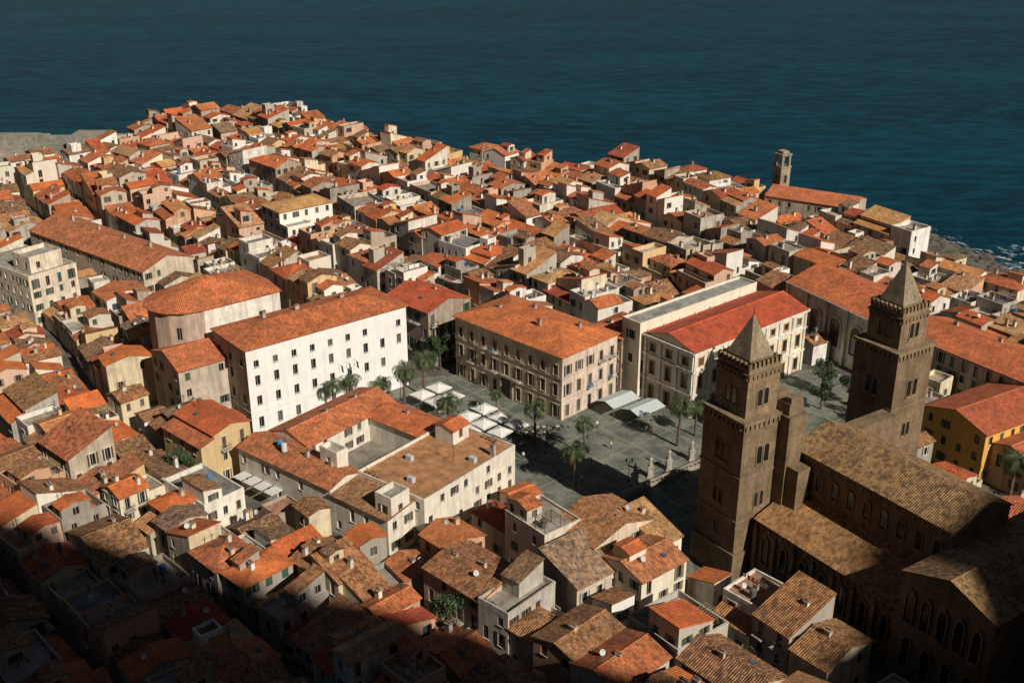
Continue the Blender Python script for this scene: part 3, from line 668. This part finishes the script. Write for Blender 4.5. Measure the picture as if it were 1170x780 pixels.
# ---------------------------------------------------------------- generic town
Ax,Ay=math.cos(GA),math.sin(GA); Bx,By=Ay,-Ax
count=0
def ok(cx,cy,w,d,a,cells=False):
    if cy<87 or abs(cx)>.42*cy+48: return False
    for (x,y) in samples(cx,cy,w,d,a,3):
        for P in OCC:
            if inpoly(x,y,P): return False
        mx=15 if x>82 else 5
        if not inpoly(x,y+5,LAND) or not inpoly(x+mx,y+3,LAND) or y<85: return False
        if cells and (int(math.floor(x)),int(math.floor(y))) in CELL: return False
    return True
def warp(x,y):
    return x+6*math.sin(y/47+.6)+2.4*math.sin(y/17), y+6*math.sin(x/41+1.1)+2.4*math.sin(x/19)
def add(cx,cy,w,d,a,h,old,**k):
    house(cx,cy,w,d,a,h,near=cy<255,old=old,**k); mark(cx,cy,w,d,a,.1)
a=-330.
while a<380:
    dep1=7+R.random()*3.4; dep2=7+R.random()*3.4; street=2.3+R.random()*1.4
    for side,dep,off in ((0,dep1,dep1/2),(1,dep2,dep1+dep2/2)):
        b=-330.; hgt=7.; cross=b+35
        while b<330:
            w=5.4+R.random()**1.3*7.2
            aa=a+off; bb=b+w/2
            X=aa*Ax+bb*Bx; Y=260+aa*Ay+bb*By; X,Y=warp(X,Y)
            X2,Y2=warp(aa*Ax+(bb+1)*Bx,260+aa*Ay+(bb+1)*By)
            dirn=math.atan2(Y2-Y,X2-X)+(R.random()-.5)*.12
            hgt=max(5.2,min(10.,hgt+R.uniform(-2.6,2.6)))
            if Y<165: hgt=min(hgt,7.8)
            if Y>330: hgt=max(hgt,6.4)
            hh=hgt+(2.2 if R.random()<.06 and Y>165 else 0)
            dd=dep*(.85+R.random()*.15)
            if ok(X,Y,w-.1,dd,dirn):
                old=.48 if Y<170 else .36 if Y<280 else .24
                add(X,Y,w-.08,dd,dirn+(math.pi if side else 0),hh,old); count+=1
            b+=w
            if b>cross: b+=2.3+R.random()*1.5; cross=b+32+R.random()*25
    a+=dep1+dep2+street
n2=0
for size in (7,5.4,4.2):
    for _ in range(9000 if size>4.5 else 12000):
        Y=88+R.random()**1.3*360; X=(R.random()*2-1)*(.42*Y+40)
        w=size*(.9+.3*R.random()); d=size*(.9+.3*R.random())
        if (int(X),int(Y)) in CELL: continue
        aa=GA+R.uniform(-.12,.12)
        if ok(X,Y,w+.3,d+.3,aa,True):
            add(X,Y,w,d,aa+R.choice((0,math.pi/2,math.pi)),3.6+R.random()*4.,.35,clutter=size>5); n2+=1
print('houses',count,n2)

# ---------------------------------------------------------------- ground, sea, hill
def simplemesh(name,vs,fs,mat,smooth=False):
    me=bpy.data.meshes.new(name); me.from_pydata(vs,[],fs); me.materials.append(mat)
    if smooth: me.polygons.foreach_set('use_smooth',[True]*len(fs))
    o=bpy.data.objects.new(name,me); COL.objects.link(o); return o
sea=simplemesh('sea',[(-9000,-3000,-5),(9000,-3000,-5),(9000,15000,-5),(-9000,15000,-5)],[(0,1,2,3)],m_sea())
cp=[]
for i in range(len(COAST)-1):
    p,q=Vector(COAST[i]),Vector(COAST[i+1]); n=max(1,int((q-p).length/4))
    for k in range(n): 
        z=p.lerp(q,k/n); cp.append((z.x+R.uniform(-1.2,1.2),z.y+R.uniform(-1.2,1.2)))
cp.append(COAST[-1])
vs=[(x,y,0) for x,y in cp]+[(420,-380,0),(-420,-380,0)]
simplemesh('ground',vs,[tuple(range(len(vs)))[::-1]],m_ground())
shore=m_rock('shore_rock',(.07,.06,.05),(.17,.145,.115),.3)
n=len(cp); sv=[];sf=[]
for i,(x,y) in enumerate(cp):
    x0,y0=cp[max(0,i-1)]; x1,y1=cp[min(n-1,i+1)]; t=Vector((x1-x0,y1-y0)).normalized(); nn=Vector((-t.y,t.x))
    for k,(o,z) in enumerate(((0,0),(1.5,-1.2),(3.2,-3.4),(6.5,-6.5))):
        j=0 if k==0 else 1
        sv.append((x+nn.x*(o+j*R.uniform(-.8,1.5)),y+nn.y*(o+j*R.uniform(-.8,1.5)),z+j*R.uniform(-.6,.6)))
for i in range(n-1):
    for k in range(3): a_=i*4+k; sf.append((a_,a_+1,a_+5,a_+4))
simplemesh('rocky_shoreline',sv,sf,shore)
bm=bmesh.new()
for i,(x,y) in enumerate(cp):
    if y<150: continue
    rt=x>92
    for _ in range(9 if rt else 1):
        m_=bmesh.ops.create_icosphere(bm,subdivisions=1,radius=1)
        s=R.uniform(.6,2.8); ox,oy=R.uniform(-9,13) if rt else R.uniform(1,6),R.uniform(-4,9) if rt else R.uniform(-2,5)
        zz=-4.9+R.uniform(0,.4) if inpoly(x+ox,y+oy,LAND)==False else -.3
        for v in m_['verts']:
            v.co=Vector((v.co.x*s*R.uniform(.8,1.4)+x+ox,v.co.y*s*R.uniform(.8,1.3)+y+oy,v.co.z*s*R.uniform(.4,.7)+zz))
me=bpy.data.meshes.new('shore_boulders'); bm.to_mesh(me); bm.free(); me.materials.append(shore)
o=bpy.data.objects.new('shore_boulders',me); COL.objects.link(o)
fv=[];ff=[]
for (x,y,r) in ((126,316,8),(133,304,9),(120,330,8),(138,284,6),(111,344,5),(60,372,3),(-20,402,3),(138,294,6),(145,308,6)):
    b0=len(fv)
    for k in range(20): rr=r*R.uniform(.6,1.2); fv.append((x+rr*math.cos(k*math.pi/10),y+rr*.8*math.sin(k*math.pi/10),-4.93-len(ff)*.004))
    ff.append(tuple(range(b0,b0+20)))
simplemesh('sea_foam',fv,ff,m_foam())
simplemesh('piazza_pavement',[(x,y,.012) for x,y in PIAZZA],[tuple(range(len(PIAZZA)))],m_piazza())
mb=MB()
for x in range(-290,-140,12): 
    hh=3+R.random()*1.2; mb.box(x,x+11.9,412,415,0,hh,STONE,(.34,.33,.28))
for x in range(-280,-146,14):
    mb.box(x,x+13.9,376,377.2,0,1.6+R.random()*.5,STONE,(.34,.31,.25))
mb.box(-215,-160,396,410,0,2.5,STONE,(.30,.30,.24)); mb.box(-186,-170,399,407,2.51,6,STONE,(.34,.32,.26)); mb.box(-158,-146,398,411,0,6,STONE,(.36,.33,.28))
mb.box(-180,-150,382,390,0,3.4,STONE,(.34,.30,.24)); mb.box(-176,-168,383,389,3.41,5.5,STONE,(.40,.36,.29))
mb.finish('sea_bastion_wall')

# hill (La Rocca) behind the viewpoint, unseen crest shaped for its shadow edge
el=D2(36); sx,sy=.64,-.768
BD=[(-260,200),(-160,175),(-120,160),(-95,150),(-75,146),(-60,138),(-47,135),(-36,128),(-27,120),(-15,114),(-3,107),(6,97),(20,92),(33,94),(38,112),(42,134),(46,142),(56,147),(70,143),(90,134),(110,124),(200,110),(300,100)]
tt_=242/math.tan(el)
CR=[(x+sx*tt_,y+sy*tt_) for x,y in BD]
def crest(x):
    if x<=CR[0][0]: return CR[0][1]-30*min(1,(CR[0][0]-x)/100)
    for i in range(len(CR)-1):
        if x<=CR[i+1][0]:
            t=(x-CR[i][0])/(CR[i+1][0]-CR[i][0]); return CR[i][1]*(1-t)+CR[i+1][1]*t
    return CR[-1][1]
def hz(x,y):
    yc=crest(x)
    if y<=yc: z=250-(yc-y)*.2
    elif y<-14: z=98+152*((y+14)/(yc+14))
    elif y<1: z=98
    else: z=98-(y-1)*1.36
    nn=noise.noise(Vector((x/23,y/23,0)))*5+noise.noise(Vector((x/8,y/8,3)))*2.2
    dist=math.hypot(x,y); k=min(1,max(0,(dist-9)/25))
    if y>=-14: k*=min(1,max(0,(abs(y)-6)/14))*.3
    if y<=yc+6 : nn*=.55
    return max(z+nn*k,-1.5)
vs=[];fs=[]; nx_=200; ny_=118
for j in range(ny_):
    for i in range(nx_):
        x=-300+i*4; y=-384+j*4; vs.append((x,y,hz(x,y)))
for j in range(ny_-1):
    for i in range(nx_-1):
        q=j*nx_+i; fs.append((q,q+1,q+nx_+1,q+nx_))
simplemesh('rocky_hill',vs,fs,m_rock('limestone',(.09,.10,.05),(.30,.27,.22),.06),True)

# ---------------------------------------------------------------- vegetation
def palm_mesh(h=8.,seed=1):
    r=random.Random(seed); mb=MB(); bc=(.13,.09,.06); lean=r.uniform(-.5,.5)
    pr=None
    for k in range(11):
        z=h*k/10; rad=.30-.012*k+(.05 if k%2 else 0); cx=lean*(k/10)**2
        ring=[(cx+rad*math.cos(i*math.pi/4),rad*math.sin(i*math.pi/4),z) for i in range(8)]
        if pr: 
            for i in range(8): mb.face((pr[i],pr[(i+1)%8],ring[(i+1)%8],ring[i]),BARK,bc)
        pr=ring
    top=Vector((lean,0,h))
    for f in range(52):
        az=r.random()*2*math.pi; el_=r.uniform(-.5,1.2); Ln=r.uniform(2.8,4.0)
        d=Vector((math.cos(az),math.sin(az),0)); sd=Vector((-d.y,d.x,0)); p=top.copy(); ang_=el_; n_=16
        g=r.uniform(.6,1.3); dry=el_<-.25
        col=(.12*g,.095*g,.04*g) if dry else (.055*g,.085*g,.028*g)
        prv=p.copy()
        for k in range(n_):
            st_=Ln/n_; p=p+(d*math.cos(ang_)+Vector((0,0,1))*math.sin(ang_))*st_; ang_-=.11+.02*k*.5
            wl=.62*math.sin(math.pi*(k+1.2)/(n_+1.6))
            for s_ in (-1,1):
                tip=p+sd*s_*wl+d*.25+Vector((0,0,-.25*wl-r.random()*.1))
                mb.face((tuple(prv),tuple(prv.lerp(p,.7)),tuple(tip)),LEAF,col)
            mb.face((tuple(prv+sd*.03),tuple(prv-sd*.03),tuple(p)),LEAF,(.09,.10,.04))
            prv=p.copy()
    return mb
def tree(name,x,y,h,cr,seed):
    r=random.Random(seed); mb=MB(); bc=(.10,.075,.05)
    mb.cyl(0,0,0,h*.5,.24,.15,BARK,bc,8)
    cl=[]
    for k in range(9):
        az=k*2.4; e=Vector((math.cos(az)*cr*r.uniform(.3,.75),math.sin(az)*cr*r.uniform(.3,.75),h*r.uniform(.55,.95))); s0=Vector((0,0,h*.42))
        t=(e-s0).normalized(); sd=t.cross(Vector((0,0,1))).normalized(); up=sd.cross(t)
        q0=[s0+sd*.09,s0+up*.09,s0-sd*.09-up*.05]; q1=[e+sd*.02,e+up*.02,e-sd*.02]
        for i in range(3): j=(i+1)%3; mb.face((tuple(q0[i]),tuple(q0[j]),tuple(q1[j]),tuple(q1[i])),BARK,bc)
        cl.append((e,cr*r.uniform(.28,.48)))
    for e,rr in cl:
        g=r.uniform(.6,1.4)
        for _ in range(260):
            v=Vector((r.gauss(0,1),r.gauss(0,1),r.gauss(0,.8))).normalized()*rr*r.random()**.4+e
            a_=Vector((r.uniform(-1,1),r.uniform(-1,1),r.uniform(-1,1)))*.16; b_=Vector((r.uniform(-1,1),r.uniform(-1,1),r.uniform(-1,1)))*.16
            gg=g*r.uniform(.7,1.3); mb.face((tuple(v-a_),tuple(v+b_),tuple(v+a_),tuple(v-b_)),LEAF,(.04*gg,.065*gg,.022*gg))
    return mb.finish(name,(x,y,0),0)
pm=[palm_mesh(8,1).finish('palm_tree',(10.7,167.6,0)),palm_mesh(8.5,2).finish('palm_tree',(30.2,183,0))]
for i,(x,y,s) in enumerate([(-11.5,186,1.0),(4.2,183.5,.9),(-17.5,203.5,1.05),(-21,199.5,.9),(-31,198.5,.8),(-34,194.5,.8),(82,162,1.1),(-26,197,.7),(34,187,.8),(13,180,.75),(-3,195,.6)]):
    o=bpy.data.objects.new('palm_tree',pm[i%2].data); o.location=(x,y,0); o.rotation_euler=(0,0,i*1.7); o.scale=(s,s,s); COL.objects.link(o)
for i,(x,y,h,r_) in enumerate([(-8.5,128.5,7,3.2),(-56,167,8,2.6),(-15,216,9,3),(70,190,8,3.3),(62,205,7,3.0),(66,200,6,2.6),(60,198,5.5,2.4),(72,196,6,2.6),(88,163,7,3)]):
    tree('garden_tree',x,y,h,r_,5+i)

# ---------------------------------------------------------------- piazza furniture
def link(me,name,x,y,a=0,s=1,z=.012):
    o=bpy.data.objects.new(name,me); o.location=(x,y,z); o.rotation_euler=(0,0,a); o.scale=(s,s,s); COL.objects.link(o); return o
mb=MB(); c=(.74,.72,.68); w=1.9
mb.cyl(0,0,0,3.3,.04,.04,METAL,(.2,.2,.2),8); mb.box(-.4,.4,-.4,.4,0,.1,STONE,(.25,.25,.25))
for (a_,b_) in (((-w,-w),(w,-w)),((w,-w),(w,w)),((w,w),(-w,w)),((-w,w),(-w,-w))):
    m0=((a_[0]+b_[0])/2*.97,(a_[1]+b_[1])/2*.97)
    mb.face(((a_[0],a_[1],2.55),(m0[0],m0[1],2.6),(0,0,3.35)),CLOTH,c); mb.face(((m0[0],m0[1],2.6),(b_[0],b_[1],2.55),(0,0,3.35)),CLOTH,c)
    mb.face(((a_[0],a_[1],2.3),(b_[0],b_[1],2.3),(b_[0],b_[1],2.549),(a_[0],a_[1],2.549)),CLOTH,(.66,.64,.6))
    mb.ob(0,0,a_[0]/2.7,a_[1]/2.7,.05,2.5,-.02,.02,2.48,2.52,PAINT,(.3,.2,.1))
um=mb.finish('cafe_umbrella',(-14.5,202.5,.012),pa)
UM=[(-14.5,202.5)]
fdx,fdy=.712,-.702
for row in range(3):
    for k in range(6):
        if row==0 and k==0 or k==2 or (row==2 and k<3): continue
        x=-14.5+fdx*k*4.3-row*3.0; y=202.5+fdy*k*4.3-row*3.0
        UM.append((x,y)); link(um.data,'cafe_umbrella',x,y,pa+R.uniform(-.14,.14),R.uniform(.85,1.02))
mb=MB(); mb.cyl(0,0,.72,.75,.4,.4,PAINT,(.5,.5,.48),12); mb.cyl(0,0,0,.72,.04,.04,METAL,(.1,.1,.1),6); mb.cyl(0,0,0,.03,.25,.25,METAL,(.1,.1,.1),8)
for k in range(4):
    a_=k*math.pi/2; dx,dy=math.cos(a_),math.sin(a_); 
    mb.ob(dx*.75,dy*.75,dx,dy,-.2,.2,-.2,.2,.42,.46,PAINT,(.1,.08,.06)); mb.ob(dx*.75,dy*.75,dx,dy,.18,.21,-.2,.2,.46,.88,PAINT,(.1,.08,.06))
    for u in (-.18,.15):
        for v in (-.18,.15): mb.ob(dx*.75,dy*.75,dx,dy,u,u+.03,v,v+.03,0,.42,METAL,(.08,.08,.08))
tb=mb.finish('cafe_table_set',(-14,202,.012),0)
for (x,y) in UM:
    for _ in range(2): link(tb.data,'cafe_table_set',x+R.uniform(-1.6,1.6),y+R.uniform(-1.6,1.6),R.random()*3)
for k in range(16): link(tb.data,'cafe_table_set',-1+R.uniform(-6,10),187+R.uniform(-5,3),R.random()*3)
mb=MB(); 
for x in(-3.4,3.4):
    for y in(-2.2,2.2): mb.cyl(x,y,0,2.6,.05,.05,METAL,(.3,.3,.3),6)
mb.face(((-3.6,-2.4,2.6),(3.6,-2.4,2.6),(3.6,0,3.3),(-3.6,0,3.3)),CLOTH,(.5,.56,.56)); mb.face(((-3.6,0,3.3),(3.6,0,3.3),(3.6,2.4,2.6),(-3.6,2.4,2.6)),CLOTH,(.5,.56,.56))
tt=mb.finish('canvas_marquee',(20.5,197,.012),ta)
link(tt.data,'canvas_marquee',25,193.5,ta)
mb=MB(); g=(.05,.055,.05); mb.cyl(0,0,0,.6,.14,.09,METAL,g,8); mb.cyl(0,0,.6,4.2,.06,.04,METAL,g,8); mb.box(-.5,.5,-.03,.03,4.0,4.06,METAL,g)
for x in(-.5,.5): mb.cyl(x,0,4.06,4.5,.1,.2,GLASS,(.4,.4,.35),6); mb.cyl(x,0,4.5,4.75,.24,.03,METAL,g,6)
lm=mb.finish('street_lamp',(-6,192,.012))
for x,y in ((6,180),(14,186),(-22,202),(38,186),(50,196),(20,170),(-30,193)): link(lm.data,'street_lamp',x,y,R.random())
def statue_mesh():
    mb=MB(); c=(.5,.47,.4); mb.box(-.6,.6,-.6,.6,0,.3,STONE,c); mb.box(-.45,.45,-.45,.45,.3,1.9,STONE,c); mb.box(-.55,.55,-.55,.55,1.9,2.1,STONE,c,True)
    prof=[(2.1,.38,.34),(2.5,.36,.3),(3.0,.27,.22),(3.35,.3,.2),(3.6,.36,.2),(3.72,.2,.14),(3.8,.09,.09),(3.86,.1,.11),(4.0,.13,.14),(4.12,.1,.12),(4.2,.03,.03)]
    pr=None
    for z,a_,b_ in prof:
        ring=[(a_*math.cos(i*math.pi/6),b_*math.sin(i*math.pi/6),z) for i in range(12)]
        if pr:
            for i in range(12): mb.face((pr[i],pr[(i+1)%12],ring[(i+1)%12],ring[i]),STONE,c)
        pr=ring
    mb.ob(.3,0,.6,-.8,0,.5,-.07,.07,3.1,3.28,STONE,c); return mb
sm=statue_mesh().finish('stone_statue',(24,172,.012),0)
for x,y in ((27.5,174.5),(21,169.5),(32,178)): link(sm.data,'stone_statue',x,y,R.random())
mb=MB(); mb.ob(16,163,.8,.6,0,26,0,.5,0,.7,STONE,(.4,.36,.28))
for k in range(26): mb.ob(16,163,.8,.6,.1+k,.3+k,.1,.35,.7,1.3,STONE,(.4,.36,.28))
mb.ob(16,163,.8,.6,0,26,0,.5,1.3,1.42,STONE,(.42,.38,.3)); mb.finish('stone_balustrade')

def m_person(top,bot,hair):
    m,nt,b=newmat('clothes'); tc=N(nt,'ShaderNodeTexCoord').outputs['Object']
    s=N(nt,'ShaderNodeSeparateXYZ'); L(nt,tc,s.inputs[0]); z=s.outputs[2]
    c=mix(nt,math_(nt,'GREATER_THAN',z,.92),bot,top); c=mix(nt,math_(nt,'GREATER_THAN',z,1.46),c,(.45,.27,.19)); 
    c=mix(nt,math_(nt,'GREATER_THAN',z,1.66),c,hair); c=mix(nt,math_(nt,'LESS_THAN',z,.09),c,(.03,.03,.03)); L(nt,c,b.inputs['Base Color']); b.inputs['Roughness'].default_value=.85; return m
def person(x,y,a,stride,arm,mt):
    V=[(0,0,.95),(0,0,1.18),(0,0,1.40),(0,0,1.52),(0,.01,1.62),(0,.01,1.72),
       (.19,0,1.40),(.25,arm,1.14),(.25,arm*2.2-.06,.90),(.25,arm*2.4-.09,.80),(-.19,0,1.40),(-.25,-arm,1.14),(-.25,-arm*2.2-.06,.90),(-.25,-arm*2.4-.09,.80),
       (.10,0,.90),(.11,-stride*.5,.50),(.11,-stride,.08),(.11,-stride-.16,.04),(-.10,0,.90),(-.11,stride*.4,.50),(-.11,stride,.08),(-.11,stride-.16,.04)]
    Eg=[(0,1),(1,2),(2,3),(3,4),(4,5),(2,6),(6,7),(7,8),(8,9),(2,10),(10,11),(11,12),(12,13),(0,14),(14,15),(15,16),(16,17),(0,18),(18,19),(19,20),(20,21)]
    rad=[.15,.14,.15,.055,.10,.085,.07,.05,.035,.035,.07,.05,.035,.035,.09,.065,.045,.04,.09,.065,.045,.04]
    me=bpy.data.meshes.new('person'); me.from_pydata(V,Eg,[]); me.materials.append(mt)
    o=bpy.data.objects.new('person',me); COL.objects.link(o); o.location=(x,y,.012); o.rotation_euler=(0,0,a)
    o.modifiers.new('Skin','SKIN')
    if len(me.skin_vertices):
        for i,sv_ in enumerate(me.skin_vertices[0].data): sv_.radius=(rad[i],rad[i]*.85); sv_.use_root=(i==0)
    o.modifiers.new('Sub','SUBSURF').levels=1
PM=[m_person(t,b_,h_) for t,b_,h_ in (((.6,.6,.58),(.03,.04,.08),(.03,.02,.01)),((.35,.05,.04),(.04,.04,.04),(.1,.06,.03)),((.05,.1,.2),(.25,.2,.14),(.02,.02,.02)),((.5,.42,.2),(.06,.07,.1),(.2,.14,.07)))]
for i,(x,y) in enumerate([(2,178),(3,178.4),(14,176),(18,182),(25,188),(26,187.4),(-8,196),(6,186),(12,170),(-18,196),(-19,195.6),(36,190),(45,198),(8,172),(-2,184),(30,170),(16,190),(-3,187),(0,189),(3,185.5)]):
    person(x,y,R.random()*6.28,R.choice((.05,.22,.28)),R.choice((.02,.1,-.1)),PM[i%4])

# ---------------------------------------------------------------- light, world, camera
w=bpy.data.worlds.new('World'); scene.world=w; w.use_nodes=True
nt=w.node_tree; sk=nt.nodes.new('ShaderNodeTexSky'); sk.sky_type='NISHITA'; sk.sun_disc=False
sk.sun_elevation=el; sk.sun_rotation=math.atan2(sx,sy)
nt.links.new(sk.outputs[0],nt.nodes['Background'].inputs[0]); nt.nodes['Background'].inputs[1].default_value=.018
sd=bpy.data.lights.new('sun','SUN'); sd.energy=4.8; sd.angle=D2(.5); sd.color=(1,.92,.80)
so=bpy.data.objects.new('sun',sd); COL.objects.link(so)
dv=Vector((-sx*math.cos(el),-sy*math.cos(el),-math.sin(el))); so.rotation_euler=dv.to_track_quat('-Z','Y').to_euler(); so.location=(200,-200,400)
cd=bpy.data.cameras.new('camera'); cd.lens=40; cd.sensor_width=36; cd.clip_end=20000; cd.clip_start=.1
co=bpy.data.objects.new('camera',cd); COL.objects.link(co); co.location=(0,0,100); co.rotation_euler=(D2(90-23.4),0,0)
scene.camera=co
scene.view_settings.view_transform='Standard'; scene.view_settings.look='None'; scene.view_settings.exposure=0
